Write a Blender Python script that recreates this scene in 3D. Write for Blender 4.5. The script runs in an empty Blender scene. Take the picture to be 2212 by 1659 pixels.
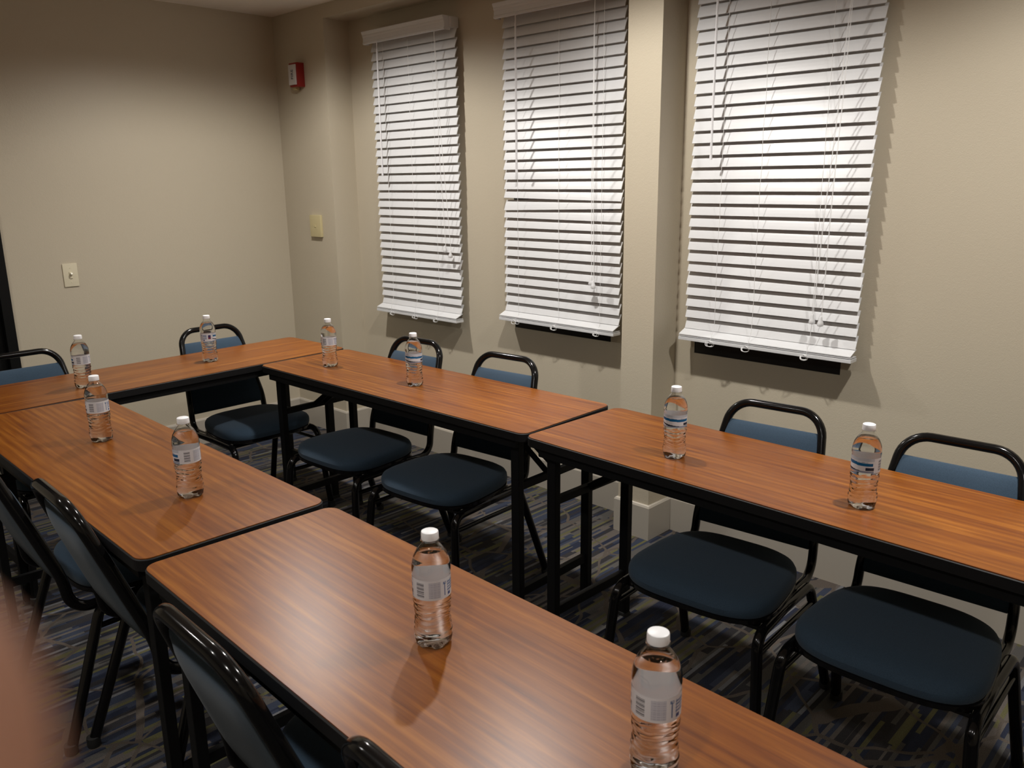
import bpy, bmesh, math, random
from mathutils import Vector, Matrix, Euler
random.seed(7)
S = bpy.context.scene
COL = S.collection
PI = math.pi

# ------------------------------------------------------------------ camera
cam_d = bpy.data.cameras.new('camera')
cam = bpy.data.objects.new('camera', cam_d); COL.objects.link(cam)
CAM = Vector((3.183193, -1.720960, 1.497197))
CROT = Euler((1.32783041, 0.01056495, 0.7682908), 'XYZ')
cam.location = CAM; cam.rotation_euler = CROT
cam_d.sensor_fit = 'HORIZONTAL'; cam_d.sensor_width = 36.0
cam_d.lens = 1779.4 / 2212 * 36.0
cam_d.clip_start = 0.002; cam_d.clip_end = 60
cam_d.dof.use_dof = True; cam_d.dof.focus_distance = 2.3; cam_d.dof.aperture_fstop = 10.5
S.camera = cam

# ------------------------------------------------------------------ world, exposure
w = bpy.data.worlds.new('world'); S.world = w; w.use_nodes = True
w.node_tree.nodes['Background'].inputs[0].default_value = (0.01, 0.012, 0.018, 1)
w.node_tree.nodes['Background'].inputs[1].default_value = 0.1
S.view_settings.view_transform = 'Standard'; S.view_settings.look = 'None'
S.view_settings.gamma = 1; S.view_settings.use_curve_mapping = False
S.view_settings.exposure = 0.0

# ------------------------------------------------------------------ ceiling can lamps (spot lamps in the ceiling cans), plus one added fill lamp
CEIL = 2.425
XMIN, XMAX, YMIN, YW = -1.378, 5.0, -3.4, 1.177
YP = 1.0135
LAMPS = [(x, y) for y in (0.28, -1.90) for x in (-0.23, 1.28, 2.78)] + [(4.28, -1.90)]  # the last one is added to brighten the fingertip and the bottle labels
LAMP_W = 172.0
for i, (lx, ly) in enumerate(LAMPS):
    ld = bpy.data.lights.new('can_or_fill_lamp', 'SPOT'); ld.energy = LAMP_W * (1.0 if ly > 0 else 0.45); ld.color = (1.0, 0.965, 0.915)
    ld.spot_size = math.radians(156); ld.spot_blend = 0.42; ld.shadow_soft_size = 0.04
    ld.use_nodes = True; lt = ld.node_tree; em = lt.nodes['Emission']
    # downlight: candela falls with the angle off straight down
    tcn = lt.nodes.new('ShaderNodeTexCoord'); sx = lt.nodes.new('ShaderNodeSeparateXYZ'); lt.links.new(tcn.outputs['Normal'], sx.inputs[0])
    ab = lt.nodes.new('ShaderNodeMath'); ab.operation = 'ABSOLUTE'; lt.links.new(sx.outputs[2], ab.inputs[0])
    mu = lt.nodes.new('ShaderNodeMath'); mu.operation = 'POWER'; mu.inputs[1].default_value = 1.15
    lt.links.new(ab.outputs[0], mu.inputs[0]); lt.links.new(mu.outputs[0], em.inputs['Strength'])
    lo = bpy.data.objects.new('can_or_fill_lamp', ld); COL.objects.link(lo); lo.location = (lx, ly, CEIL - 0.004)

# ------------------------------------------------------------------ node helpers
def newmat(name):
    m = bpy.data.materials.new(name); m.use_nodes = True
    nt = m.node_tree
    return m, nt, nt.nodes['Principled BSDF']

def mat(name, col, rough=0.5, metal=0.0, spec=0.5, coat=0.0, bump=None, sheen=0.0):
    m, nt, b = newmat(name)
    b.inputs['Base Color'].default_value = (*col, 1)
    b.inputs['Roughness'].default_value = rough
    b.inputs['Metallic'].default_value = metal
    b.inputs['Specular IOR Level'].default_value = spec
    b.inputs['Coat Weight'].default_value = coat
    b.inputs['Coat Roughness'].default_value = 0.1
    b.inputs['Sheen Weight'].default_value = sheen
    if bump:
        scale, strength, dist = bump
        tc = nt.nodes.new('ShaderNodeTexCoord'); n = nt.nodes.new('ShaderNodeTexNoise')
        n.inputs['Scale'].default_value = scale; n.inputs['Detail'].default_value = 3
        bp = nt.nodes.new('ShaderNodeBump'); bp.inputs['Strength'].default_value = strength; bp.inputs['Distance'].default_value = dist
        nt.links.new(tc.outputs['Object'], n.inputs['Vector']); nt.links.new(n.outputs[0], bp.inputs['Height'])
        nt.links.new(bp.outputs[0], b.inputs['Normal'])
    return m

def math_node(nt, op, a, b=None, c=None):
    n = nt.nodes.new('ShaderNodeMath'); n.operation = op
    for i, v in enumerate((a, b, c)):
        if v is None: continue
        if isinstance(v, (int, float)): n.inputs[i].default_value = v
        else: nt.links.new(v, n.inputs[i])
    return n.outputs[0]

def ramp(nt, fac, stops, interp='LINEAR'):
    r = nt.nodes.new('ShaderNodeValToRGB'); r.color_ramp.interpolation = interp
    el = r.color_ramp.elements
    while len(el) < len(stops): el.new(0.5)
    for e, (p, c) in zip(el, stops):
        e.position = p; e.color = (*c, 1)
    nt.links.new(fac, r.inputs[0]); return r.outputs[0]

def mixc(nt, fac, a, b, mode='MIX'):
    n = nt.nodes.new('ShaderNodeMix'); n.data_type = 'RGBA'; n.blend_type = mode
    for s, v in ((n.inputs[0], fac), (n.inputs[6], a), (n.inputs[7], b)):
        if isinstance(v, (int, float)): s.default_value = v
        elif isinstance(v, tuple): s.default_value = (*v, 1)
        else: nt.links.new(v, s)
    return n.outputs[2]

def mapping(nt, scale, coord='Object', offset=None):
    tc = nt.nodes.new('ShaderNodeTexCoord'); mp = nt.nodes.new('ShaderNodeMapping')
    mp.inputs['Scale'].default_value = scale
    if offset is not None: nt.links.new(offset, mp.inputs['Location'])
    nt.links.new(tc.outputs[coord], mp.inputs[0]); return mp.outputs[0]

def noise(nt, vec, scale, detail=3, rough=0.5, dist=0.0):
    n = nt.nodes.new('ShaderNodeTexNoise'); n.inputs['Scale'].default_value = scale
    n.inputs['Detail'].default_value = detail; n.inputs['Roughness'].default_value = rough
    n.inputs['Distortion'].default_value = dist
    nt.links.new(vec, n.inputs['Vector']); return n.outputs[0]

# ------------------------------------------------------------------ materials
def make_wall(col=(0.520, 0.460, 0.354)):
    m, nt, b = newmat('wall_paint')
    v = mapping(nt, (1, 1, 1))
    b.inputs['Base Color'].default_value = (*col, 1)
    b.inputs['Roughness'].default_value = 0.42; b.inputs['Specular IOR Level'].default_value = 0.45
    f = noise(nt, v, 260, 2, 0.55); g = noise(nt, v, 90, 2, 0.5)
    h = math_node(nt, 'ADD', f, math_node(nt, 'MULTIPLY', g, 0.6))
    bp = nt.nodes.new('ShaderNodeBump'); bp.inputs['Strength'].default_value = 0.5; bp.inputs['Distance'].default_value = 0.0010
    nt.links.new(h, bp.inputs['Height']); nt.links.new(bp.outputs[0], b.inputs['Normal'])
    return m

def make_wood():
    m, nt, b = newmat('cherry_laminate')
    oi = nt.nodes.new('ShaderNodeObjectInfo')
    off = nt.nodes.new('ShaderNodeCombineXYZ')
    nt.links.new(math_node(nt, 'MULTIPLY', oi.outputs['Random'], 7.0), off.inputs[0])
    nt.links.new(math_node(nt, 'MULTIPLY', oi.outputs['Random'], 13.0), off.inputs[1])
    v = mapping(nt, (1.3, 14, 1), offset=off.outputs[0])
    vf = mapping(nt, (4.0, 120, 1), offset=off.outputs[0])
    n1 = noise(nt, v, 1.6, 5, 0.6, 1.3)
    n2 = noise(nt, vf, 1.0, 3, 0.6, 0.4)
    wv = nt.nodes.new('ShaderNodeTexWave'); wv.bands_direction = 'Y'
    wv.inputs['Scale'].default_value = 0.9; wv.inputs['Distortion'].default_value = 9.0
    wv.inputs['Detail'].default_value = 3; wv.inputs['Detail Scale'].default_value = 0.8
    nt.links.new(v, wv.inputs['Vector'])
    n3 = noise(nt, mapping(nt, (0.9, 42, 1), offset=off.outputs[0]), 1.0, 4, 0.65, 2.2)
    g = math_node(nt, 'ADD', math_node(nt, 'MULTIPLY', n1, 0.42), math_node(nt, 'ADD', math_node(nt, 'ADD', math_node(nt, 'MULTIPLY', wv.outputs[1], 0.07), math_node(nt, 'MULTIPLY', n3, 0.36)), math_node(nt, 'MULTIPLY', n2, 0.20)))
    c = ramp(nt, g, [(0.36, (0.086, 0.019, 0.002)), (0.46, (0.142, 0.037, 0.003)), (0.55, (0.182, 0.053, 0.004)), (0.68, (0.275, 0.095, 0.010))])
    nt.links.new(c, b.inputs['Base Color'])
    b.inputs['Roughness'].default_value = 0.33; b.inputs['Specular IOR Level'].default_value = 0.38
    bp = nt.nodes.new('ShaderNodeBump'); bp.inputs['Strength'].default_value = 0.03; bp.inputs['Distance'].default_value = 0.001
    nt.links.new(n2, bp.inputs['Height']); nt.links.new(bp.outputs[0], b.inputs['Normal'])
    return m

def make_carpet():
    m, nt, b = newmat('patterned_carpet')
    v2 = mapping(nt, (1, 1, 1))
    G1 = (0.110, 0.104, 0.098); BL = (0.047, 0.058, 0.092); OL = (0.140, 0.132, 0.062); TP = (0.145, 0.126, 0.112); DK = (0.038, 0.036, 0.040); NV = (0.026, 0.032, 0.058); LG = (0.19, 0.19, 0.20)
    sp = nt.nodes.new('ShaderNodeSeparateXYZ'); nt.links.new(v2, sp.inputs[0])
    cols = []
    for wx_, ly_, k_ in ((0.0125, 0.21, 0.0), (0.031, 0.46, 5.3)):
        wob_ = noise(nt, mapping(nt, (6, 2, 1)), 1.0, 1, 0.5)
        X_ = math_node(nt, 'ADD', math_node(nt, 'DIVIDE', sp.outputs[0], wx_), math_node(nt, 'MULTIPLY', wob_, 0.6))
        ci = math_node(nt, 'FLOOR', X_)
        wn = nt.nodes.new('ShaderNodeTexWhiteNoise'); wn.noise_dimensions = '1D'; nt.links.new(math_node(nt, 'ADD', ci, k_), wn.inputs['W'])
        Y_ = math_node(nt, 'ADD', math_node(nt, 'DIVIDE', sp.outputs[1], ly_), math_node(nt, 'MULTIPLY', wn.outputs[0], 9.7))
        ri = math_node(nt, 'FLOOR', Y_)
        cb = nt.nodes.new('ShaderNodeCombineXYZ'); nt.links.new(ci, cb.inputs[0]); nt.links.new(ri, cb.inputs[1]); cb.inputs[2].default_value = k_
        w3 = nt.nodes.new('ShaderNodeTexWhiteNoise'); w3.noise_dimensions = '3D'; nt.links.new(cb.outputs[0], w3.inputs['Vector'])
        cols.append(w3.outputs[0])
    base_ = ramp(nt, cols[1], [(0.0, DK), (0.22, BL), (0.36, G1), (0.52, NV), (0.66, TP), (0.80, G1), (0.90, BL)], 'CONSTANT')
    fine_ = ramp(nt, cols[0], [(0.0, DK), (0.16, OL), (0.30, BL), (0.42, G1), (0.55, TP), (0.66, NV), (0.78, LG), (0.84, OL), (0.90, DK)], 'CONSTANT')
    pick = nt.nodes.new('ShaderNodeTexWhiteNoise'); pick.noise_dimensions = '1D'; nt.links.new(math_node(nt, 'MULTIPLY', cols[0], 91.7), pick.inputs['W'])
    c = mixc(nt, math_node(nt, 'GREATER_THAN', pick.outputs[0], 0.42), base_, fine_)
    wob = nt.nodes.new('ShaderNodeTexNoise'); wob.inputs['Scale'].default_value = 7; wob.inputs['Detail'].default_value = 1
    nt.links.new(v2, wob.inputs['Vector'])
    vv = nt.nodes.new('ShaderNodeVectorMath'); vv.operation = 'MULTIPLY_ADD'
    vv.inputs[1].default_value = (0.07, 0.07, 0); nt.links.new(wob.outputs[1], vv.inputs[0]); nt.links.new(v2, vv.inputs[2])
    lines = None
    for sc, wd in ((3.9, 0.035),):
        vo = nt.nodes.new('ShaderNodeTexVoronoi'); vo.feature = 'DISTANCE_TO_EDGE'; vo.inputs['Scale'].default_value = sc
        nt.links.new(vv.outputs[0], vo.inputs['Vector'])
        d = vo.outputs['Distance']
        ln = math_node(nt, 'LESS_THAN', d, 0.021)
        lines = ln
    c = mixc(nt, lines, c, (0.120, 0.098, 0.082))
    pile = noise(nt, v2, 420, 2, 0.7)
    c = mixc(nt, 1.0, c, ramp(nt, pile, [(0.3, (0.42, 0.42, 0.42)), (0.7, (0.88, 0.88, 0.88))]), 'MULTIPLY')
    nt.links.new(c, b.inputs['Base Color']); b.inputs['Roughness'].default_value = 0.95
    b.inputs['Specular IOR Level'].default_value = 0.15
    bp = nt.nodes.new('ShaderNodeBump'); bp.inputs['Strength'].default_value = 0.6; bp.inputs['Distance'].default_value = 0.003
    nt.links.new(pile, bp.inputs['Height']); nt.links.new(bp.outputs[0], b.inputs['Normal'])
    return m

def make_glass(name, ior, col=(1, 1, 1)):
    m, nt, b = newmat(name)
    b.inputs['Base Color'].default_value = (*col, 1); b.inputs['Roughness'].default_value = 0.0
    b.inputs['IOR'].default_value = ior; b.inputs['Transmission Weight'].default_value = 1.0
    return m

def make_print(name='label_print'):
    m, nt, b = newmat(name)
    at = nt.nodes.new('ShaderNodeAttribute'); at.attribute_name = 'print'
    geo = nt.nodes.new('ShaderNodeNewGeometry')      # the inner side of the sleeve is unprinted
    cc = mixc(nt, geo.outputs['Backfacing'], at.outputs['Color'], (0.80, 0.80, 0.83))
    nt.links.new(cc, b.inputs['Base Color'])
    b.inputs['Roughness'].default_value = 0.3
    tr = nt.nodes.new('ShaderNodeBsdfTranslucent'); nt.links.new(cc, tr.inputs[0])
    mx = nt.nodes.new('ShaderNodeMixShader'); mx.inputs[0].default_value = 0.35
    out = nt.nodes['Material Output']
    nt.links.new(b.outputs[0], mx.inputs[1]); nt.links.new(tr.outputs[0], mx.inputs[2]); nt.links.new(mx.outputs[0], out.inputs[0])
    return m

def make_fabric(name, col):
    m, nt, b = newmat(name)
    v = mapping(nt, (1, 1, 1))
    n = noise(nt, v, 700, 2, 0.6)
    c = mixc(nt, 1.0, ramp(nt, n, [(0.3, (0.8, 0.8, 0.8)), (0.7, (1.2, 1.2, 1.2))]), tuple(col), 'MULTIPLY')
    nt.links.new(c, b.inputs['Base Color']); b.inputs['Roughness'].default_value = 0.9
    b.inputs['Specular IOR Level'].default_value = 0.2; b.inputs['Sheen Weight'].default_value = 0.10
    b.inputs['Sheen Roughness'].default_value = 0.5
    bp = nt.nodes.new('ShaderNodeBump'); bp.inputs['Strength'].default_value = 0.3; bp.inputs['Distance'].default_value = 0.0008
    nt.links.new(n, bp.inputs['Height']); nt.links.new(bp.outputs[0], b.inputs['Normal'])
    return m

M = {}
M['wall'] = make_wall()
M['ceil'] = mat('ceiling_paint', (0.84, 0.78, 0.70), 0.9, bump=(120, 0.4, 0.002))
M['base'] = mat('baseboard_paint', (0.44, 0.40, 0.34), 0.2, spec=0.55)
M['carpet'] = make_carpet()
M['wood'] = make_wood()
M['blackedge'] = mat('black_vinyl_edge', (0.007, 0.0065, 0.007), 0.6, spec=0.25)
M['blackmetal'] = mat('black_powder_coat', (0.004, 0.004, 0.0045), 0.55, spec=0.2)
M['gloss'] = mat('gloss_black_tube', (0.004, 0.0038, 0.004), 0.14, spec=0.32)
M['rubber'] = mat('black_rubber', (0.01, 0.01, 0.01), 0.8)
M['fabric'] = make_fabric('blue_fabric', (0.030, 0.052, 0.080))
M['pan'] = mat('seat_underside', (0.01, 0.01, 0.01), 0.8)
M['slat'] = mat('white_blind', (0.665, 0.67, 0.68), 0.38)
M['cord'] = mat('white_cord', (0.80, 0.80, 0.80), 0.6)
M['wand'] = mat('clear_plastic_wand', (0.78, 0.78, 0.80), 0.12)
M['bronze'] = mat('dark_window_frame', (0.006, 0.006, 0.006), 0.35)
M['pane'] = make_glass('window_glass', 1.5)
M['night'] = mat('night_backing', (0.003, 0.003, 0.004), 0.9)
M['pet'] = make_glass('clear_bottle_plastic', 1.45)
M['water'] = make_glass('drinking_water', 1.33)
M['cap'] = mat('white_cap', (0.82, 0.82, 0.84), 0.4)
M['print'] = make_print()
M['ivory'] = mat('ivory_plastic', (0.68, 0.62, 0.46), 0.35)
M['creamplate'] = mat('cream_plastic', (0.58, 0.50, 0.28), 0.4)
M['red'] = mat('red_alarm_housing', (0.28, 0.012, 0.010), 0.35)
M['alarmwhite'] = mat('white_alarm_face', (0.62, 0.60, 0.60), 0.3)
M['ink'] = mat('dark_ink', (0.08, 0.08, 0.12), 0.5)
M['door'] = mat('black_door', (0.004, 0.004, 0.004), 0.5, spec=0.2)
M['white'] = mat('white_metal', (0.8, 0.8, 0.8), 0.4)
M['steel'] = mat('door_steel', (0.6, 0.6, 0.6), 0.3, metal=1.0)

# ------------------------------------------------------------------ mesh helpers
def obj(name, bm, m, parent=None, smooth=False, loc=None, rotz=None):
    bmesh.ops.recalc_face_normals(bm, faces=bm.faces)
    me = bpy.data.meshes.new(name); bm.to_mesh(me); bm.free()
    for mm in (m if isinstance(m, (list, tuple)) else [m]): me.materials.append(mm)
    if smooth:
        for p in me.polygons: p.use_smooth = True
        try: me.set_sharp_from_angle(angle=math.radians(40))
        except Exception: pass
    o = bpy.data.objects.new(name, me); COL.objects.link(o)
    if parent: o.parent = parent
    if loc: o.location = loc
    if rotz is not None: o.rotation_euler = (0, 0, rotz)
    return o

def thing(name, label, cat, loc=(0, 0, 0), rotz=0, group=None):
    o = bpy.data.objects.new(name, None); COL.objects.link(o)
    o.empty_display_size = 0.05
    o.location = loc; o.rotation_euler = (0, 0, rotz)
    o['label'] = label; o['category'] = cat
    if group: o['group'] = group
    return o

def struct(name, bm, m, smooth=False, parent=None):
    o = obj(name, bm, m, parent, smooth)
    if parent is None: o['kind'] = 'structure'
    return o

def dup(root, loc, rotz, label, group=None):
    r = root.copy(); COL.objects.link(r); r.location = loc; r.rotation_euler = (0, 0, rotz); r['label'] = label
    if group: r['group'] = group
    for ch in list(root.children):
        c = ch.copy(); COL.objects.link(c); c.parent = r
        for g in list(ch.children):
            d = g.copy(); COL.objects.link(d); d.parent = c
    return r

def box(bm, x0, x1, y0, y1, z0, z1, bev=0.0):
    vs = [bm.verts.new((x, y, z)) for x in (x0, x1) for y in (y0, y1) for z in (z0, z1)]
    F = [(0, 1, 3, 2), (4, 6, 7, 5), (0, 4, 5, 1), (2, 3, 7, 6), (0, 2, 6, 4), (1, 5, 7, 3)]
    fs = [bm.faces.new([vs[i] for i in f]) for f in F]
    if bev > 0:
        es = list({e for f in fs for e in f.edges})
        bmesh.ops.bevel(bm, geom=es, offset=bev, segments=2, profile=0.7, affect='EDGES')
    return fs

def nb(): return bmesh.new()
def bbox(*a, bev=0.0):
    bm = nb(); box(bm, *a, bev=bev); return bm

def bar(bm, p0, p1, w, h, up=Vector((0, 0, 1))):
    p0 = Vector(p0); p1 = Vector(p1); t = (p1 - p0).normalized()
    s = t.cross(up)
    if s.length < 1e-4: s = t.cross(Vector((1, 0, 0)))
    s.normalize(); u = s.cross(t)
    vs = [bm.verts.new(p + s * a * w / 2 + u * b * h / 2) for p in (p0, p1) for a, b in ((-1, -1), (1, -1), (1, 1), (-1, 1))]
    for f in ((0, 1, 2, 3), (7, 6, 5, 4), (0, 4, 5, 1), (1, 5, 6, 2), (2, 6, 7, 3), (3, 7, 4, 0)):
        bm.faces.new([vs[i] for i in f])

def tube(bm, pts, ra, rb=None, n0=None, seg=14, cap=True, radii=None):
    """sweep an ellipse (rb along the transported normal, ra across) along pts"""
    rb = ra if rb is None else rb
    pts = [Vector(p) for p in pts]
    T = []
    for i in range(len(pts)):
        a = pts[max(i - 1, 0)]; b = pts[min(i + 1, len(pts) - 1)]
        T.append((b - a).normalized())
    N = Vector(n0) if n0 is not None else T[0].orthogonal()
    N = (N - T[0] * N.dot(T[0])).normalized()
    rings = []
    for i, p in enumerate(pts):
        if i > 0:
            q = T[i - 1].rotation_difference(T[i]); N = q @ N
            N = (N - T[i] * N.dot(T[i])).normalized()
        B = T[i].cross(N)
        k = radii[i] if radii else 1.0
        rings.append([bm.verts.new(p + N * (rb * k * math.cos(2 * PI * j / seg)) + B * (ra * k * math.sin(2 * PI * j / seg))) for j in range(seg)])
    for a, b in zip(rings, rings[1:]):
        for j in range(seg):
            bm.faces.new((a[j], a[(j + 1) % seg], b[(j + 1) % seg], b[j]))
    if cap:
        bm.faces.new(rings[0][::-1]); bm.faces.new(rings[-1])

def arc_path(pts, r, n=8):
    """round the corners of a polyline"""
    pts = [Vector(p) for p in pts]; out = [pts[0]]
    rr = r if isinstance(r, (list, tuple)) else [r] * (len(pts) - 2)
    for i in range(1, len(pts) - 1):
        p = pts[i]; a = (pts[i - 1] - p); b = (pts[i + 1] - p)
        an, bn = a.normalized(), b.normalized()
        ang = an.angle(bn); d = min(rr[i - 1] / math.tan(ang / 2), a.length * 0.49, b.length * 0.49)
        rad = d * math.tan(ang / 2)
        c = p + (an + bn).normalized() * (rad / math.sin(ang / 2))
        s = p + an * d - c; e = p + bn * d - c
        q = s.rotation_difference(e); tot = s.angle(e); ax = s.cross(e).normalized()
        for k in range(n + 1):
            out.append(c + Matrix.Rotation(tot * k / n, 3, ax) @ s)
    out.append(pts[-1]); return out

def lathe(bm, prof, seg=64, rmod=None, close=False):
    rings = []
    for (r, z) in prof:
        ring = []
        for j in range(seg):
            th = 2 * PI * j / seg; rr, zz = (r, z) if rmod is None else rmod(r, z, th)
            ring.append(bm.verts.new((rr * math.cos(th), rr * math.sin(th), zz)))
        rings.append(ring)
    for a, b in zip(rings, rings[1:]):
        for j in range(seg): bm.faces.new((a[j], a[(j + 1) % seg], b[(j + 1) % seg], b[j]))
    if close:
        a, b = rings[-1], rings[0]
        for j in range(seg): bm.faces.new((a[j], a[(j + 1) % seg], b[(j + 1) % seg], b[j]))
    else:
        if prof[0][0] > 1e-5: bm.faces.new(rings[0][::-1])
        if prof[-1][0] > 1e-5: bm.faces.new(rings[-1])

def rrect(x0, x1, y0, y1, r, n=6):
    P = []
    for cx, cy, a0 in ((x1 - r, y1 - r, 0), (x0 + r, y1 - r, 90), (x0 + r, y0 + r, 180), (x1 - r, y0 + r, 270)):
        for k in range(n + 1):
            a = math.radians(a0 + 90 * k / n); P.append((cx + r * math.cos(a), cy + r * math.sin(a)))
    return P

def prism(bm, P, z0, z1):
    a = [bm.verts.new((x, y, z0)) for x, y in P]; b = [bm.verts.new((x, y, z1)) for x, y in P]
    n = len(P)
    for i in range(n): bm.faces.new((a[i], a[(i + 1) % n], b[(i + 1) % n], b[i]))
    bm.faces.new(a[::-1]); bm.faces.new(b)

# ------------------------------------------------------------------ room shell
XL = -0.865            # right edge of the corner pier
PX0, PX1 = 1.165, 1.322  # pier between blinds
HZ = 2.355             # underside of header over the windows
struct('floor', bbox(XMIN - .1, XMAX + .1, YMIN - .1, YW + .3, -0.1, 0.0), M['carpet'])
struct('ceiling', bbox(XMIN - .1, XMAX + .1, YMIN - .1, YW + .3, CEIL, CEIL + .1), M['ceil'])
WIN = [(-0.585, -0.01, 0.80, 2.20), (0.395, 0.985, 0.79, 2.20), (1.412, 2.018, 0.80, 2.20), (2.72, 3.33, 0.80, 2.20)]
WIN = WIN[:3]
# window wall with holes
bm = nb()
xs = [XMIN - .1] + [v for wv in WIN for v in wv[:2]] + [XMAX + .1]
for i in range(0, len(xs), 2): box(bm, xs[i], xs[i + 1], YW, YW + .16, 0, CEIL)
for (a, b_, z0, z1) in WIN:
    box(bm, a, b_, YW, YW + .16, 0, z0); box(bm, a, b_, YW, YW + .16, z1, CEIL)
bmesh.ops.remove_doubles(bm, verts=bm.verts, dist=1e-5)
struct('wall_back', bm, M['wall'])
bm = nb(); box(bm, XMIN, XL, YP, YW, 0, CEIL)
struct('trim_1', bm, M['wall'])
bm = nb(); box(bm, PX0, PX1, YP, YW, 0, HZ + .01)
struct('trim_2', bm, M['wall'])
bm = nb(); box(bm, XL, XMAX, YP, YW, HZ, CEIL)
struct('trim_3', bm, M['wall'])
# far left wall with the door opening
DY0, DY1, DZ = -1.47, -0.545, 2.06
bm = nb()
box(bm, XMIN - .12, XMIN, YMIN, DY0, 0, CEIL); box(bm, XMIN - .12, XMIN, DY1, YW, 0, CEIL); box(bm, XMIN - .12, XMIN, DY0, DY1, DZ, CEIL)
struct('wall_left', bm, M['wall'])
struct('wall_right', bbox(XMAX, XMAX + .1, YMIN, YW, 0, CEIL), M['wall'])
struct('wall_front', bbox(XMIN, XMAX, YMIN - .1, YMIN, 0, CEIL), M['wall'])
# door: frame, leaf, lever
bm = nb()
for a in ((DY1 - .045, DY1 + .0), (DY0, DY0 + .045)): box(bm, XMIN - .12, XMIN + .012, a[0], a[1], 0, DZ)
box(bm, XMIN - .12, XMIN + .012, DY0 + .045, DY1 - .045, DZ - .045, DZ)
dr = struct('door_1', bm, M['door'])
bm = nb(); box(bm, XMIN - .07, XMIN - .028, DY0 + .047, DY1 - .047, 0.008, DZ - .048)
lf = obj('door_leaf', bm, M['door'], dr)
bm = nb(); tube(bm, [(XMIN - .028, DY0 + .11, 1.0), (XMIN + .03, DY0 + .11, 1.0)], 0.011); tube(bm, [(XMIN + .028, DY0 + .10, 1.0), (XMIN + .028, DY0 + .22, 1.0)], 0.009)
obj('door_handle', bm, M['steel'], lf, True)
# baseboards
BH, BT = 0.154, 0.013
def baseboard(name, pts, close=False):
    """pts along the foot of the wall, room side to the right of travel"""
    bm = nb(); n = len(pts)
    prof = [(0, 0), (BT, 0), (BT, BH - .010), (BT - .004, BH - .002), (BT - .009, BH), (0, BH)]
    rings = []
    for i, p in enumerate(pts):
        p = Vector((p[0], p[1])); d0 = (p - Vector(pts[i - 1])).normalized() if i > 0 else None
        d1 = (Vector(pts[i + 1]) - p).normalized() if i < n - 1 else None
        d0 = d0 or d1; d1 = d1 or d0
        n0 = Vector((d0.y, -d0.x)); n1 = Vector((d1.y, -d1.x)); nn = (n0 + n1); nn = nn / nn.dot(n0)
        rings.append([bm.verts.new((p.x + nn.x * a, p.y + nn.y * a, z)) for a, z in prof])
    for a, b in zip(rings, rings[1:]):
        for j in range(len(prof)): bm.faces.new((a[j], a[(j + 1) % len(prof)], b[(j + 1) % len(prof)], b[j]))
    bm.faces.new(rings[0]); bm.faces.new(rings[-1][::-1])
    return struct(name, bm, M['base'])
baseboard('baseboard_back', [(XMIN, YP), (XL, YP), (XL, YW), (PX0, YW), (PX0, YP), (PX1, YP), (PX1, YW), (XMAX, YW)])
baseboard('baseboard_left', [(XMIN, DY1), (XMIN, YP)])
baseboard('baseboard_right', [(XMAX, YW), (XMAX, YMIN)])

# windows: bronze frame, glass, sill; night behind
for i, (a, b_, z0, z1) in enumerate(WIN):
    bm = nb(); fy0, fy1 = YW + .004, YW + .055; t = .045
    box(bm, a, b_, fy0, fy1, z0, z0 + t); box(bm, a, b_, fy0, fy1, z1 - t, z1)
    box(bm, a, a + t, fy0, fy1, z0 + t, z1 - t); box(bm, b_ - t, b_, fy0, fy1, z0 + t, z1 - t)
    zm = (z0 + z1) / 2; box(bm, a + t, b_ - t, fy0 + .012, fy1 - .008, zm - .02, zm + .02)
    wo = struct('window_%d' % (i + 1), bm, M['bronze'])
    bm = nb(); box(bm, a + t - .004, b_ - t + .004, fy0 + .024, fy0 + .030, z0 + t - .004, z1 - t + .004)
    obj('window_pane', bm, M['pane'], wo)
    bm = nb(); box(bm, a - .01, b_ + .01, YW + .162, YW + .17, z0 - .01, z1 + .01)
    struct('trim_%d' % (i + 4), bm, M['night'])

# ------------------------------------------------------------------ ceiling light cans
def can():
    t = thing('recessed_ceiling_light', 'white round recessed ceiling lamp', 'ceiling light')
    bm = nb(); lathe(bm, [(0.072, 0.0), (0.092, 0.0), (0.095, -0.004), (0.090, -0.007), (0.072, -0.007)], 40, close=True)
    obj('trim_ring', bm, M['white'], t, True)
    return t

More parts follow.
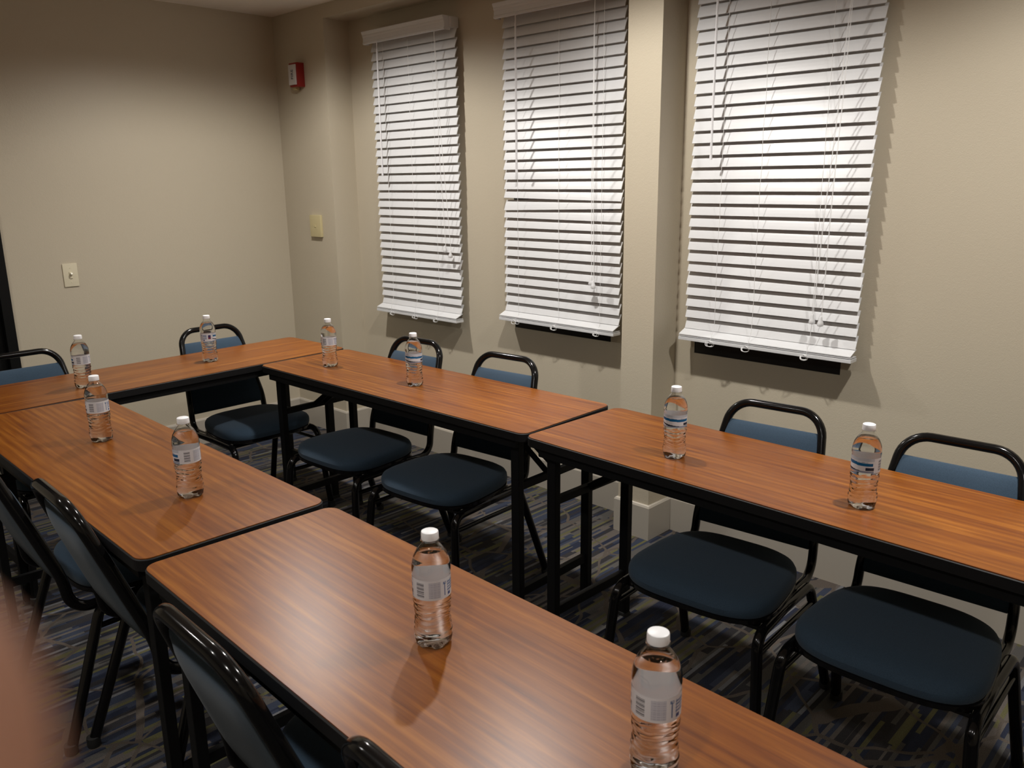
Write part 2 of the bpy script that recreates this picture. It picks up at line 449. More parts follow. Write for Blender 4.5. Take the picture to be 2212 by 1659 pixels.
# ------------------------------------------------------------------ blinds
CORDS = {}
def crand(a, b): return random.uniform(a, b)
def make_blind(x0, x1, zt, zb, label, wand, ladders, lift, odd=(), tassels=(), seed=1, wandlen=0.62):
    random.seed(seed)
    W = x1 - x0
    t = thing('window_blind', label, 'window blind', (x0, YW, zb), 0, 'white slatted blinds along the window wall')
    H = zt - zb
    # head rail
    obj('head_rail', bbox(0.012, W - 0.012, -0.055, -0.006, H - 0.052, H - 0.004), M['slat'], t)
    # valance: crown profile with returns
    bm = nb()
    prof = [(-0.080, 0.0), (-0.086, 0.002), (-0.086, 0.010), (-0.083, 0.013), (-0.083, 0.034), (-0.087, 0.040), (-0.087, 0.047), (-0.092, 0.054), (-0.094, 0.060), (-0.094, 0.063), (-0.078, 0.063), (-0.078, 0.0)]
    ra = [bm.verts.new((-0.012, y, H - 0.063 + z)) for y, z in prof]; rb = [bm.verts.new((W - 0.028, y, H - 0.063 + z)) for y, z in prof]
    n = len(prof)
    for j in range(n): bm.faces.new((ra[j], ra[(j + 1) % n], rb[(j + 1) % n], rb[j]))
    bm.faces.new(ra[::-1]); bm.faces.new(rb)
    box(bm, -0.012, -0.006, -0.078, -0.045, H - 0.063, H)
    box(bm, W - 0.034, W - 0.028, -0.078, -0.045, H - 0.063, H)
    obj('valance', bm, M['slat'], t)
    # slats
    bm = nb(); pitch = 0.0449; sw = 0.0508; th = 0.0028
    zs = H - 0.075; k = 0; nsl = round((zs - 0.066) / pitch); pitch = (zs - 0.066) / nsl
    yc = -0.036
    while k <= nsl:
        tilt = math.radians(68.5 + crand(-1.0, 1.0)); r = 0.0; dx = crand(-0.0015, 0.0015)
        if k in odd: r = crand(-0.009, 0.009)
        c, s = math.cos(tilt), math.sin(tilt)
        NX, prev = 2, None
        ends = []
        for ix in (0, 1):
            X = dx if ix == 0 else W + dx
            zo = (r if ix == 1 else -r)
            ring = []
            for a, b in ((-0.5, -1), (-0.25, -0.75), (0, -0.65), (0.25, -0.75), (0.5, -1), (0.5, 0.2), (0.25, 0.45), (0, 0.55), (-0.25, 0.45), (-0.5, 0.2)):
                u = a * sw; v = b * th
                ring.append(bm.verts.new((X, yc + u * c - v * s, zs + u * s + v * c + zo)))
            ends.append(ring)
        a, b = ends; m_ = len(a)
        for j in range(m_): bm.faces.new((a[j], a[(j + 1) % m_], b[(j + 1) % m_], b[j]))
        bm.faces.new(a[::-1]); bm.faces.new(b)
        zs -= pitch; k += 1
    obj('slats', bm, M['slat'], t)
    # bottom rail with a few stacked slats on it
    bm = nb()
    box(bm, -0.004, W + 0.004, -0.086, -0.034, 0.0, 0.013, bev=0.002)
    box(bm, -0.002, W + 0.002, -0.085, -0.035, 0.0155, 0.0185)
    vs = []
    for X in (-0.002, W + 0.001):
        vs.append([bm.verts.new((X, y, z)) for y, z in ((-0.085, 0.021), (-0.085, 0.024), (-0.036, 0.044), (-0.036, 0.041))])
    a, b = vs
    for j in range(4): bm.faces.new((a[j], a[(j + 1) % 4], b[(j + 1) % 4], b[j]))
    bm.faces.new(a[::-1]); bm.faces.new(b)
    obj('bottom_rail', bm, M['slat'], t)
    # ladder cords in front of slats with knots under the rail
    bm = nb()
    for lx in ladders:
        pts = []
        zz = H - 0.07
        while zz > 0.03:
            pts.append((lx + crand(-0.0015, 0.0015), -0.0655 + crand(-0.001, 0.001), zz)); zz -= 0.06
        pts.append((lx, -0.088, 0.016)); pts.append((lx, -0.089, 0.0))
        tube(bm, pts, 0.0008, seg=5)
        for q in range(2):
            cx_ = lx + crand(-0.014, 0.014); rr_ = crand(0.008, 0.013)
            loop = [(cx_ + rr_ * math.cos(a_) * 1.3, -0.088 - 0.004 * math.sin(2 * a_), 0.000 + rr_ * math.sin(a_)) for a_ in [k2 * PI / 8 for k2 in range(17)]]
            tube(bm, loop, 0.0012, seg=5)
    obj('ladder_cords', bm, M['cord'], t, True)
    # tilt wand
    bm = nb(); wx = wand
    tube(bm, [(wx, -0.090, H - 0.055), (wx + .001, -0.092, H - 0.10)], 0.0020, seg=6)
    tube(bm, [(wx + .001, -0.092, H - 0.10), (wx + .003, -0.094, H - 0.10 - wandlen)], 0.0045, seg=6)
    tube(bm, [(wx + .003, -0.094, H - 0.10 - wandlen), (wx + .003, -0.094, H - 0.115 - wandlen)], 0.0055, seg=8)
    obj('tilt_wand', bm, M['wand'], t)
    # lift cords and tassels
    if tassels:
        bm = nb(); bt = nb()
        for (tx, tz) in tassels:
            for d in (0, 0.0025):
                pts = []
                N = 14
                for q in range(N + 1):
                    f = q / N; pts.append((lift * (1 - f) + tx * f + d + 0.006 * math.sin(f * 9 + tx * 30) * f * (1 - f), -0.084 - 0.006 * math.sin(f * PI), (H - 0.05) * (1 - f) + (tz + .03) * f))
                tube(bm, pts, 0.0007, seg=5)
            m2 = nb(); lathe(m2, [(0.0035, 0.034), (0.0055, 0.031), (0.006, 0.022), (0.0095, 0.014), (0.0115, 0.006), (0.010, 0.0), (0.004, -0.002)], 16)
            bmesh.ops.translate(m2, verts=m2.verts, vec=(tx + .001, -0.088, tz))
            tm = bpy.data.meshes.new('t'); m2.to_mesh(tm); m2.free(); bt.from_mesh(tm)
        obj('lift_cords', bm, M['cord'], t, True)
        obj('tassels', bt, M['slat'], t, True)
    return t

make_blind(-0.612, 0.052, 2.262, 0.782, 'narrow white slatted blind nearest the fire alarm, leftmost of three', 0.115, (0.13, 0.335, 0.52), 0.56, tassels=((0.60, 0.36), (0.64, 0.335)), seed=3, odd=(25, 27))
make_blind(0.372, 1.058, 2.262, 0.836, 'white slatted blind between the two others, left of the narrow wall pier', 0.128, (0.11, 0.36, 0.60), 0.565, odd=(17, 18, 19, 21), tassels=((0.565, 0.215), (0.578, 0.20)), seed=5)
make_blind(1.392, 2.082, 2.262, 0.866, 'white slatted blind right of the narrow wall pier, widest in view', 0.11, (0.145, 0.305, 0.535), 0.60, tassels=((0.545, 0.125), (0.576, 0.12)), seed=9, odd=(23,), wandlen=0.585)

# ------------------------------------------------------------------ tables
TW, TL, TH = 0.4572, 1.524, 0.737
def make_table(label):
    t = thing('folding_table', label, 'table', group='folding tables set in a U')
    bm = nb(); prism(bm, rrect(0.003, TL - 0.003, 0.003, TW - 0.003, 0.030), TH - 0.024, TH)
    obj('table_top', bm, M['wood'], t)
    # black bumper edge (ring)
    bm = nb()
    O = rrect(0, TL, 0, TW, 0.033, 8); I = rrect(0.004, TL - 0.004, 0.004, TW - 0.004, 0.029, 8)
    prof = [(1, TH - 0.0015), (0, TH - 0.004), (0, TH - 0.028), (1, TH - 0.031)]
    rings = []
    for k, z in prof: rings.append([bm.verts.new((*((I if k else O)[j]), z)) for j in range(len(O))])
    n = len(O)
    for r_ in range(4):
        a, b = rings[r_], rings[(r_ + 1) % 4]
        for j in range(n): bm.faces.new((a[j], a[(j + 1) % n], b[(j + 1) % n], b[j]))
    obj('edge_band', bm, M['blackedge'], t)
    bm = nb(); prism(bm, rrect(0.006, TL - 0.006, 0.006, TW - 0.006, 0.027), TH - 0.030, TH - 0.0245)
    obj('underside_panel', bm, M['blackmetal'], t)
    for y0 in (0.014, TW - 0.030):
        obj('side_rail', bbox(0.05, TL - 0.05, y0, y0 + 0.016, TH - 0.058, TH - 0.030), M['blackmetal'], t)
    for ex, sg in ((0.085, 1), (TL - 0.070, -1)):
        for ly in (0.045, TW - 0.045):
            bm = nb(); box(bm, ex - 0.017, ex + 0.017, ly - 0.0125, ly + 0.0125, 0.012, TH - 0.030, bev=0.003)
            lg = obj('leg', bm, M['blackmetal'], t)
            bm = nb(); box(bm, ex - 0.019, ex + 0.019, ly - 0.0145, ly + 0.0145, 0.0, 0.014, bev=0.003)
            obj('foot_cap', bm, M['rubber'], lg)
        for cz, h in ((0.160, 0.030), (0.535, 0.024)):
            bm = nb(); box(bm, ex - 0.009, ex + 0.009, 0.0575, TW - 0.0575, cz - h / 2, cz + h / 2)
            obj('crossbar', bm, M['blackmetal'], t)
        obj('end_rail', bbox(ex - 0.012, ex + 0.012, 0.030, TW - 0.030, TH - 0.055, TH - 0.030), M['blackmetal'], t)
        # folding brace: two arms and a slotted catch plate
        bm = nb(); yb = TW / 2
        for dy in (-0.024, 0.024):
            bar(bm, (ex + sg * 0.009, yb + dy, 0.540), (ex + sg * 0.24, yb + dy * 0.7, TH - 0.040), 0.005, 0.022)
        bar(bm, (ex + sg * 0.13, yb - 0.028, 0.612), (ex + sg * 0.13, yb + 0.028, 0.612), 0.012, 0.012)
        box(bm, ex + (0.10 if sg > 0 else -0.30), ex + (0.30 if sg > 0 else -0.10), yb - 0.030, yb - 0.026, TH - 0.062, TH - 0.030)
        box(bm, ex + (0.10 if sg > 0 else -0.30), ex + (0.30 if sg > 0 else -0.10), yb + 0.026, yb + 0.030, TH - 0.062, TH - 0.030)
        obj('folding_brace', bm, M['blackmetal'], t)
    return t

TPOSE = {'W1': ((0, 0, 0), 0.0246175, 'folding table by the wall under the first two blinds'),
         'W2': ((1.53121, 0.026683, 0), -0.0216922, 'folding table under the widest blind, reaching the right frame edge'),
         'N1': ((0.027, -1.117703, 0), -0.0135668, 'folding table on the near left with two bottles, meeting the end table'),
         'N2': ((1.554275, -1.143594, 0), -0.0283203, 'closest folding table, with the two largest bottles')}
first = None
for k, (loc, rz, lab) in TPOSE.items():
    lab2 = 'cherry wood ' + lab
    if first is None:
        first = make_table(lab2); first.location = loc; first.rotation_euler = (0, 0, rz)
        T0 = first
    else:
        tb = dup(T0, loc, rz, lab2)
        if k == 'N1': tb.scale = (0.988, 1, 1)
# end table F: its local x runs along world -y
tF = math.radians(2.0); oF = Vector((-0.030, 0.4679841, 0))
dup(T0, oF + TW * Vector((-math.cos(tF), -math.sin(tF), 0)), tF - PI / 2, 'cherry wood folding table across the far end, beside the plain wall')

# ------------------------------------------------------------------ stacking chairs
def hoop_y(z): return 0.243 + (z - 0.47) * 0.36
def make_chair(label):
    t = thing('stacking_chair', label, 'chair', group='blue padded stacking chairs around the tables')
    # seat cushion: stacked superellipse rings
    def outline(k, grow=1.0, n=56):
        P = []
        for j in range(n):
            a = 2 * PI * j / n; c, s = math.cos(a), math.sin(a); e = 2 / 3.4
            x = math.copysign(abs(c) ** e, c); y = math.copysign(abs(s) ** e, s)
            hw = 0.222 - 0.030 * (y + 1) / 2     # narrower at the back
            P.append((x * hw * k * grow, 0.0 + y * 0.196 * k * grow))
        return P
    bm = nb(); rings = []
    for k, z in ((0.92, 0.408), (0.985, 0.411), (1.0, 0.418), (1.003, 0.430), (0.998, 0.440), (0.975, 0.449), (0.93, 0.455), (0.85, 0.459), (0.6, 0.463), (0.3, 0.465)):
        rings.append([bm.verts.new((x, y, z + (-0.012 * ((-y / 0.198 - 0.62) / 0.38) ** 2 if y < -0.1228 and z > 0.43 else 0))) for x, y in outline(k)])
    for a, b in zip(rings, rings[1:]):
        for j in range(len(a)): bm.faces.new((a[j], a[(j + 1) % len(a)], b[(j + 1) % len(a)], b[j]))
    bm.faces.new(rings[0][::-1]); bm.faces.new(rings[-1])
    obj('seat', bm, M['fabric'], t, True)
    bm = nb(); rings = []
    for k, z in ((0.80, 0.394), (0.97, 0.394), (1.0, 0.397), (1.0, 0.408), (0.97, 0.411), (0.80, 0.411)):
        rings.append([bm.verts.new((x, y, z)) for x, y in outline(k)])
    for a, b in zip(rings, rings[1:]):
        for j in range(len(a)): bm.faces.new((a[j], a[(j + 1) % len(a)], b[(j + 1) % len(a)], b[j]))
    bm.faces.new(rings[0][::-1]); bm.faces.new(rings[-1])
    obj('seat_pan', bm, M['gloss'], t, True)
    # back hoop: starts under the seat, curves up, over and down again
    def side(s):
        return [(s * 0.186, 0.10, 0.382), (s * 0.186, 0.235, 0.382), (s * 0.184, hoop_y(0.485), 0.485)]
    L = side(-1); R_ = side(1)[::-1]
    zt = 0.823
    pts = L + [(-0.140, hoop_y(zt), zt), (0.140, hoop_y(zt), zt)] + R_
    path = arc_path(pts, [0.11, 0.3, 0.075, 0.075, 0.3, 0.11], 9)
    bm = nb(); tube(bm, path, 0.0125, 0.0148, n0=(0, 0, 1), seg=16)
    hp = obj('back_frame', bm, M['gloss'], t, True)
    # legs: front and rear, each with its half of the side rail
    for s in (-1, 1):
        for yy, foot in ((-0.180, -0.215), (0.170, 0.300)):
            xr = s * 0.207
            p = arc_path([(xr - s * .004, 0.0, 0.384), (xr, yy, 0.384), (xr + s * 0.028, foot, 0.012)], 0.045, 8)
            bm = nb(); tube(bm, p, 0.0142, 0.0142, seg=14)
            lg = obj('leg', bm, M['gloss'], t, True)
            m2 = nb(); lathe(m2, [(0.0165, 0.0), (0.0178, 0.004), (0.0172, 0.028), (0.0145, 0.030)], 16)
            bmesh.ops.translate(m2, verts=m2.verts, vec=(xr + s * 0.027, foot - (0.002 if foot < 0 else -0.001), 0))
            obj('foot_glide', m2, M['rubber'], lg, True)
        # side stretcher
        def onleg(yy, foot, z):
            f = (0.384 - z) / 0.372; return (s * (0.207 + 0.028 * f), yy + (foot - yy) * f, z)
        bm = nb(); tube(bm, [onleg(-0.180, -0.215, 0.335), onleg(0.170, 0.300, 0.325)], 0.008, seg=10)
        obj('stretcher', bm, M['gloss'], t, True)
    for yy in (-0.13, 0.15):
        bm = nb(); tube(bm, [(-0.200, yy, 0.382), (0.200, yy, 0.382)], 0.010, seg=10)
        obj('stretcher', bm, M['gloss'], t, True)
    # padded backrest: rounded slab lying in the reclined plane of the hoop
    bm = nb(); rings = []
    slope = math.atan(0.36); cs, sn = math.cos(slope), math.sin(slope)
    z0, z1 = 0.455, 0.768; nz = 14; nx = 10
    sect = []
    for iz in range(nz + 1):
        f = iz / nz; z = z0 + (z1 - z0) * (0.5 - 0.5 * math.cos(f * PI))
        q = abs(2 * (z - z0) / (z1 - z0) - 1); th = 0.0235 * (1 - q ** 5 * 0.999) ** 0.5
        hw = 0.1785 - 0.036 * (z - z0) / (z1 - z0)
        hw2 = hw - 0.006 * q ** 6
        ring = []
        for j in range(2 * (nx + 1)):
            if j <= nx: u = j / nx * 2 - 1; sgn = -1
            else: u = 1 - (j - nx - 1) / nx * 2; sgn = 1
            e = (1 - min(abs(u), 1) ** 6 * 0.55)
            off = sgn * max(th, 0.0012) * e
            ring.append(bm.verts.new((u * hw2, hoop_y(z) + off * cs, z - off * sn)))
        rings.append(ring)
    for a, b in zip(rings, rings[1:]):
        for j in range(len(a)): bm.faces.new((a[j], a[(j + 1) % len(a)], b[(j + 1) % len(a)], b[j]))
    bm.faces.new(rings[0][::-1]); bm.faces.new(rings[-1])
    obj('backrest', bm, M['fabric'], t, True)
    return t

CH = [((0.462, 0.155), 3.5, 'stacking chair at the window table below the leftmost blind'),
      ((1.000, 0.172), 5.0, 'stacking chair at the window table, below the middle blind'),
      ((2.114, 0.187), 4.2, 'stacking chair under the widest blind, left of the one at the frame edge'),
      ((2.616, 0.178), 1.7, 'stacking chair at the right frame edge beside the window table'),
      ((-0.205, 0.070), 91.0, 'stacking chair behind the far end table, near the corner'),
      ((-0.215, -0.743), 91.0, 'stacking chair behind the far end table in front of the black door'),
      ((0.745, -0.870), 179.0, 'stacking chair cut by the left frame edge'),
      ((1.226, -0.826), 178.5, 'stacking chair tucked in at the near left table, second from the left edge'),
      ((2.032, -0.880), 178.5, 'closest full-backed stacking chair, left side of the nearest table'),
      ((2.552, -0.862), 177.0, 'stacking chair cropped at the bottom frame edge, only its hoop showing')]
C0 = None
for (x, y), a, lab in CH:
    lab = 'black-framed blue ' + lab
    if C0 is None:
        C0 = make_chair(lab); C0.location = (x, y, 0); C0.rotation_euler = (0, 0, math.radians(a))
    else: dup(C0, (x, y, 0), math.radians(a), lab)

# ------------------------------------------------------------------ water bottles
BP = [(0.0, 0.006), (0.012, 0.0055), (0.019, 0.002), (0.0245, 0.0), (0.0285, 0.0018), (0.0312, 0.0065), (0.0322, 0.013), (0.0324, 0.020)]
z = 0.024
while z < 0.086:
    f = (z - 0.024) / 0.062
    r = 0.0322 - 0.0026 * math.sin(f * PI) ** 1.5
    r += 0.00075 * math.sin(2 * PI * (z - 0.024) / 0.0105)
    BP.append((r, z)); z += 0.00175
BP += [(0.0318, 0.0872), (0.0319, 0.090), (0.0319, 0.108), (0.0319, 0.128), (0.0316, 0.1297), (0.0322, 0.131), (0.0326, 0.137), (0.0323, 0.144), (0.0313, 0.151), (0.0290, 0.159), (0.0255, 0.1665), (0.0210, 0.1735), (0.0165, 0.1790), (0.0135, 0.1825), (0.0126, 0.1850), (0.0126, 0.1865), (0.0158, 0.1872), (0.0158, 0.1886), (0.0122, 0.1892), (0.0120, 0.1990)]
def bmod(r, z, th):
    if z < 0.020 and r > 0.008:      # moulded petal foot
        k = max(0, 1 - z / 0.020); q = 0.5 + 0.5 * math.cos(5 * th)
        r = r * (1 - 0.10 * k * q ** 2 + 0.012 * k * math.cos(15 * th)); z = z + (0.0035 * q if z < 0.0019 else 0)
    if 0.026 < z < 0.086:
        z = z + 0.0022 * math.sin(3 * th) * min(1, (z - 0.026) / 0.01, (0.086 - z) / 0.01)
        r = r + 0.00035 * math.sin(9 * th + z * 300)
    return r, z

FONTPX = {'E': 0}
def label_color(u, v):
    """u: 0..1 round the sleeve, v: 0..1 bottom to top"""
    W_ = (0.84, 0.83, 0.86); c = W_
    a = u * 360
    if a < 165:                                   # front panel
        s = a / 165
        if v > 0.80: c = (0.60, 0.62, 0.68)
        if 0.70 < v < 0.76 and 22 < a < 140 and int(a * 0.8) % 3: c = (0.30, 0.33, 0.42)
        lo = 0.47 + 0.10 * (1 - s) ** 2; 
        if lo < v < lo + 0.20 and 6 < a < 160: c = (0.010, 0.135, 0.33)
        m = 0.40 - 0.34 * (s ** 0.6) if s < 0.72 else 0.12
        if 0.05 < v and v < m and v > m - 0.13 * (1 - abs(s - 0.35)): c = (0.015, 0.02, 0.035)
        if s > 0.80 and 0.18 < v < 0.38: c = (0.03, 0.04, 0.07)
        if v < 0.10: c = (0.36, 0.40, 0.52)
        return c
    if 188 < a < 212 and 0.12 < v < 0.88:         # bar code, bars stacked up the sleeve
        if '1101001011001010110010110100101101001101'[int(v * 40)] == '1': return (0.10, 0.10, 0.12)
        return W_
    if 226 < a < 262 and 0.1 < v < 0.9:           # pale block of fine print
        if int(v * 22) % 2 and int(a * 1.3) % 4: return (0.52, 0.52, 0.60)
        return (0.66, 0.66, 0.72)
    if 276 < a < 279 and 0.15 < v < 0.8: return (0.12, 0.18, 0.34)
    if 272 < a < 283 and 0.72 < v < 0.86 and not (275 < a < 280 and 0.755 < v < 0.825): return (0.14, 0.22, 0.40)
    if 288 < a < 318 and 0.28 < v < 0.85:
        if int(v * 15) % 2 or int(a) % 5 == 0: return (0.20, 0.28, 0.48)
    if 290 < a < 302 and 0.10 < v < 0.24: return (0.05, 0.10, 0.30)
    if 330 < a < 350 and 0.3 < v < 0.8: return (0.07, 0.05, 0.16) if v > 0.5 else (0.25, 0.04, 0.07)
    return W_

def make_bottle(label):
    t = thing('water_bottle', label, 'water bottle', group='water bottles set out on the tables')
    bm = nb()
    inn = [(max(r - 0.0005, 0), z + (0.0006 if z < 0.01 else 0)) for r, z in BP]
    SEG = 72
    lathe(bm, [(max(r, 0.0002), z) for r, z in BP + inn[::-1]], SEG, rmod=bmod)
    obj('shell', bm, M['pet'], t, True)
    LV = 0.1715
    wp = [(max(r - 0.00025, 0.0002), z + (0.0003 if z < 0.01 else 0)) for r, z in BP if z < LV]
    wp += [(0.0222, LV), (0.0002, LV)]
    bm = nb(); lathe(bm, wp, SEG, rmod=bmod)
    obj('water', bm, M['water'], t, True)
    bm = nb()
    def cm(r, z, th):
        return (r + (0.00025 * math.sin(60 * th) if 0.1895 < z < 0.200 and r > 0.013 else 0), z)
    lathe(bm, [(0.0126, 0.1893), (0.0143, 0.1890), (0.0146, 0.1905), (0.0145, 0.1995), (0.0139, 0.2022), (0.0125, 0.2030), (0.0002, 0.2032), ], 120, rmod=cm)
    obj('cap', bm, M['cap'], t, True)
    # label sleeve
    NU, NV = 200, 40; R0 = 0.0323; za, zb = 0.0925, 0.1275
    me = bpy.data.meshes.new('label_sleeve'); V = []; F = []
    for j in range(NV + 1):
        for i in range(NU):
            a = 2 * PI * i / NU; V.append((R0 * math.cos(a), R0 * math.sin(a), za + (zb - za) * j / NV))
    for j in range(NV):
        for i in range(NU): F.append((j * NU + i, j * NU + (i + 1) % NU, (j + 1) * NU + (i + 1) % NU, (j + 1) * NU + i))
    me.from_pydata(V, [], F); me.update()
    ca = me.color_attributes.new('print', 'FLOAT_COLOR', 'CORNER')
    for p in me.polygons:
        j, i = divmod(p.index, NU)
        c = label_color((i + 0.5) / NU, (j + 0.5) / NV)
        for li in p.loop_indices: ca.data[li].color = (*c, 1)
        p.use_smooth = True
    me.materials.append(M['print'])
    o = bpy.data.objects.new('label_sleeve', me); COL.objects.link(o); o.parent = t
    return t

# rotation: which side of the sleeve faces the camera.  spin = sleeve angle (deg) turned towards the camera
BT_ = [((2.210, -0.917), 236, 'water bottle on the closest table, left of the largest bottle, bar code showing'),
       ((2.661, -0.922), 238, 'largest water bottle, cut by the bottom frame edge on the closest table'),
       ((1.975, 0.174), 88, 'water bottle with blue stripe facing out, left on the right-hand window table'),
       ((2.503, 0.166), 130, 'water bottle nearest the right frame edge on the window table'),
       ((0.778, 0.220), 82, 'water bottle in front of the chair below the leftmost blind, blue stripe showing'),
       ((0.245, 0.196), 232, 'water bottle on the window table near the corner, right of the far end table'),
       ((-0.240, -0.100), 330, 'water bottle on the far end table in front of a chair hoop'),
       ((-0.160, -0.653), 215, 'water bottle farthest left, on the far end table near the black door'),
       ((0.602, -0.868), 232, 'water bottle partly overlapping the leftmost one, on the near left table'),
       ((1.248, -0.890), 200, 'water bottle near the free corner of the left table, standing by the table joint')]
B0 = None
for (x, y), spin, lab in BT_:
    tocam = math.degrees(math.atan2(CAM.y - y, CAM.x - x)); rz = math.radians(tocam - spin)
    lab = 'clear ' + lab
    if B0 is None:
        B0 = make_bottle(lab); B0.location = (x, y, TH + 0.0002); B0.rotation_euler = (0, 0, rz)
    else: dup(B0, (x, y, TH + 0.0002), rz, lab)

# ------------------------------------------------------------------ wall fittings
# light switch on the plain wall
t = thing('light_switch', 'ivory toggle light switch on the plain left wall', 'light switch', (XMIN, -0.257, 0.990))
obj('plate', bbox(0.0, 0.006, -0.035, 0.035, 0.0, 0.117, bev=0.002), M['ivory'], t, True)
bm = nb(); box(bm, 0.006, 0.010, -0.007, 0.007, 0.042, 0.075, bev=0.001); bar(bm, (0.008, 0, 0.060), (0.022, 0, 0.068), 0.008, 0.010)
obj('toggle', bm, M['ivory'], t)
bm = nb()
for zz in (0.022, 0.095):
    m2 = nb(); lathe(m2, [(0.0002, 0.0075), (0.003, 0.0072), (0.0032, 0.006)], 12)
    bmesh.ops.rotate(m2, verts=m2.verts, matrix=Matrix.Rotation(PI / 2, 3, 'Y')); bmesh.ops.translate(m2, verts=m2.verts, vec=(0, 0, zz))
    tm = bpy.data.meshes.new('t'); m2.to_mesh(tm); m2.free(); bm.from_mesh(tm)
obj('screw', bm, M['ivory'], t, True)
# cream wall plate
t = thing('wall_plate', 'cream blank wall plate on the corner pier below the fire alarm', 'wall plate', (-1.047, YP, 1.185))
obj('plate', bbox(-0.055, 0.055, -0.016, 0.0, 0.0, 0.125, bev=0.003), M['creamplate'], t, True)
bm = nb(); box(bm, -0.006, 0.006, -0.019, -0.015, 0.056, 0.068, bev=0.001)
obj('button', bm, M['creamplate'], t)
# fire alarm strobe
t = thing('fire_alarm', 'red fire alarm strobe high on the corner pier', 'fire alarm', (-1.128, YP, 2.020))
obj('housing', bbox(-0.030, 0.050, -0.048, 0.0, 0.0, 0.128, bev=0.003), M['red'], t, True)
bm = nb(); box(bm, -0.027, 0.043, -0.056, -0.048, 0.010, 0.118, bev=0.003)
fp = obj('strobe_lens', bm, M['alarmwhite'], t, True)
def text_mesh(body, size, extrude=0.0006):
    cu = bpy.data.curves.new('txt', 'FONT'); cu.body = body; cu.size = size; cu.extrude = extrude; cu.align_x = 'CENTER'; cu.align_y = 'CENTER'
    o = bpy.data.objects.new('txt', cu); COL.objects.link(o)
    bpy.context.view_layer.update()
    me = bpy.data.meshes.new_from_object(o.evaluated_get(bpy.context.evaluated_depsgraph_get()))
    bpy.data.objects.remove(o); return me
me = text_mesh('FIRE', 0.030); me.materials.append(M['ink'])
me.transform(Matrix.Translation((0.012, -0.0566, 0.065)) @ Matrix.Rotation(PI / 2, 4, 'X') @ Matrix.Rotation(PI / 2, 4, 'Z'))
o = bpy.data.objects.new('lettering', me); COL.objects.link(o); o.parent = t
bm = nb(); box(bm, -0.03, 0.0, -0.030, -0.004, -0.014, 0.0)  # brownish block standing in for shadow on the underside of the housing
obj('underside_shade', bm, M['creamplate'], t)

# ------------------------------------------------------------------ photographer's fingertip, close to the lens
def make_skin():
    m, nt, b = newmat('skin')
    v = mapping(nt, (1, 1, 1)); n = noise(nt, v, 60, 3, 0.6)
    nt.links.new(ramp(nt, n, [(0.3, (0.50, 0.245, 0.165)), (0.7, (0.58, 0.30, 0.20))]), b.inputs['Base Color'])
    b.inputs['Roughness'].default_value = 0.5; b.inputs['Subsurface Weight'].default_value = 0.15
    b.inputs['Subsurface Radius'].default_value = (0.004, 0.0015, 0.0008)
    return m
M['skin'] = make_skin(); M['nail'] = mat('nail', (0.62, 0.40, 0.32), 0.25)


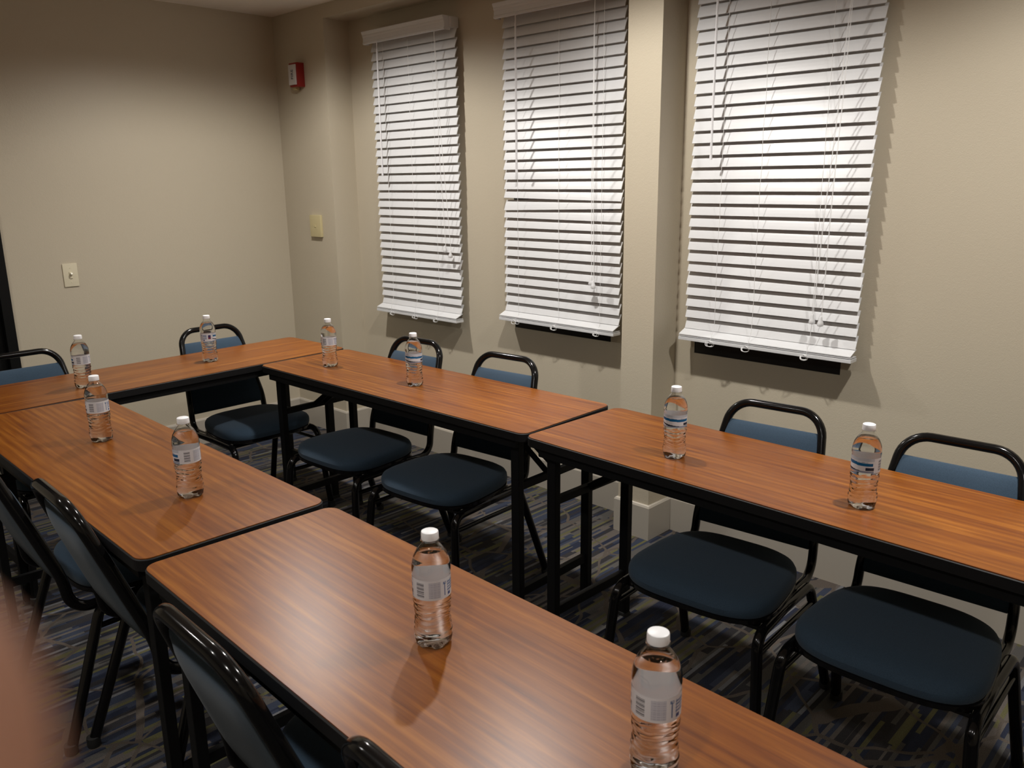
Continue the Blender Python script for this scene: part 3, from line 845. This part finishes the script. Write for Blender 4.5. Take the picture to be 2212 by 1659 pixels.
def make_hand():
    """left hand round the edge of a phone; only the index fingertip reaches into view"""
    MW = Matrix.Translation(CAM) @ CROT.to_matrix().to_4x4()
    V = []; E = []; R = []
    def add(p, r, par=None):
        V.append(MW @ (Vector(p) * 0.01)); R.append(r * 0.01)
        if par is not None: E.append((par, len(V) - 1))
        return len(V) - 1
    pm = add((-10.4, -7.4, 1.4), 1.9)
    w0 = add((-12.8, -10.6, 2.6), 1.9, pm); w1 = add((-15.0, -13.6, 3.8), 2.3, w0); w2 = add((-20.0, -20.0, 6.0), 3.2, w1); add((-25, -26.0, 8.0), 3.7, w2)
    chains = [
        [(-9.2, -5.3, 0.8, 1.25), (-8.2, -3.5, 0.2, 0.95), (-6.5, -2.7, -2.4, 0.84), (-4.5, -2.05, -3.2, 0.95), (-3.1, -1.68, -3.1, 1.0), (-2.36, -1.54, -3.0, 0.98), (-1.97, -1.50, -2.95, 0.78)],
        [(-9.5, -6.2, 0.8, 1.25), (-8.5, -5.1, 0.2, 0.95), (-7.0, -4.9, -2.5, 0.86), (-5.2, -4.7, -3.3, 0.78), (-3.7, -4.6, -3.3, 0.68)],
        [(-9.8, -7.4, 0.9, 1.2), (-8.8, -6.8, 0.3, 0.92), (-7.5, -6.8, -2.1, 0.82), (-5.8, -6.7, -2.9, 0.74), (-4.4, -6.6, -2.9, 0.64)],
        [(-10.2, -8.6, 1.0, 1.1), (-9.3, -8.4, 0.4, 0.82), (-8.2, -8.6, -1.5, 0.72), (-6.8, -8.6, -2.2, 0.64), (-5.6, -8.5, -2.2, 0.56)],
        [(-9.6, -6.9, 2.6, 1.3), (-8.0, -4.6, 3.3, 1.0), (-6.4, -2.7, 3.1, 0.92), (-5.2, -1.4, 2.7, 0.74)]]
    for ch in chains:
        k = pm
        for x, y, z, r_ in ch: k = add((x, y, z), r_, k)
    me = bpy.data.meshes.new('hand'); me.from_pydata(V, E, []); me.update()
    o = bpy.data.objects.new('hand', me); COL.objects.link(o)
    md = o.modifiers.new('skin', 'SKIN')
    sv = me.skin_vertices[0].data if me.skin_vertices else None
    if sv is None:
        bm = bmesh.new(); bm.from_mesh(me); bm.verts.layers.skin.verify(); bm.to_mesh(me); bm.free(); sv = me.skin_vertices[0].data
    for i, r_ in enumerate(R): sv[i].radius = (r_, r_); sv[i].use_root = (i == 0)
    sd = o.modifiers.new('sub', 'SUBSURF'); sd.levels = 2; sd.render_levels = 2
    bpy.context.view_layer.update()
    m2 = bpy.data.meshes.new_from_object(o.evaluated_get(bpy.context.evaluated_depsgraph_get()))
    bpy.data.objects.remove(o)
    m2.materials.clear(); m2.materials.append(M['skin'])
    for p in m2.polygons: p.use_smooth = True; p.material_index = 0
    o = bpy.data.objects.new('person', m2); COL.objects.link(o)
    o['label'] = 'out-of-focus fingertip of a person, filling the bottom left corner of the frame'; o['category'] = 'person'
    return o
make_hand()

# ------------------------------------------------------------------ ceiling fixtures
LAB = 'white round recessed ceiling lamp above the tables'
cn = None
for i, (lx, ly) in enumerate(LAMPS):  # the last ring goes round the added fill lamp
    bm = nb(); lathe(bm, [(0.050, 0.0), (0.092, 0.0), (0.095, -0.004), (0.090, -0.007), (0.058, -0.006), (0.050, -0.001)], 40, close=True)
    if cn is None:
        cn = struct('trim_7', bm, M['white'], True); cn.location = (lx, ly, CEIL)
    else:
        bm.free(); c = cn.copy(); COL.objects.link(c); c.location = (lx, ly, CEIL); c.name = 'trim_%d' % (7 + i)
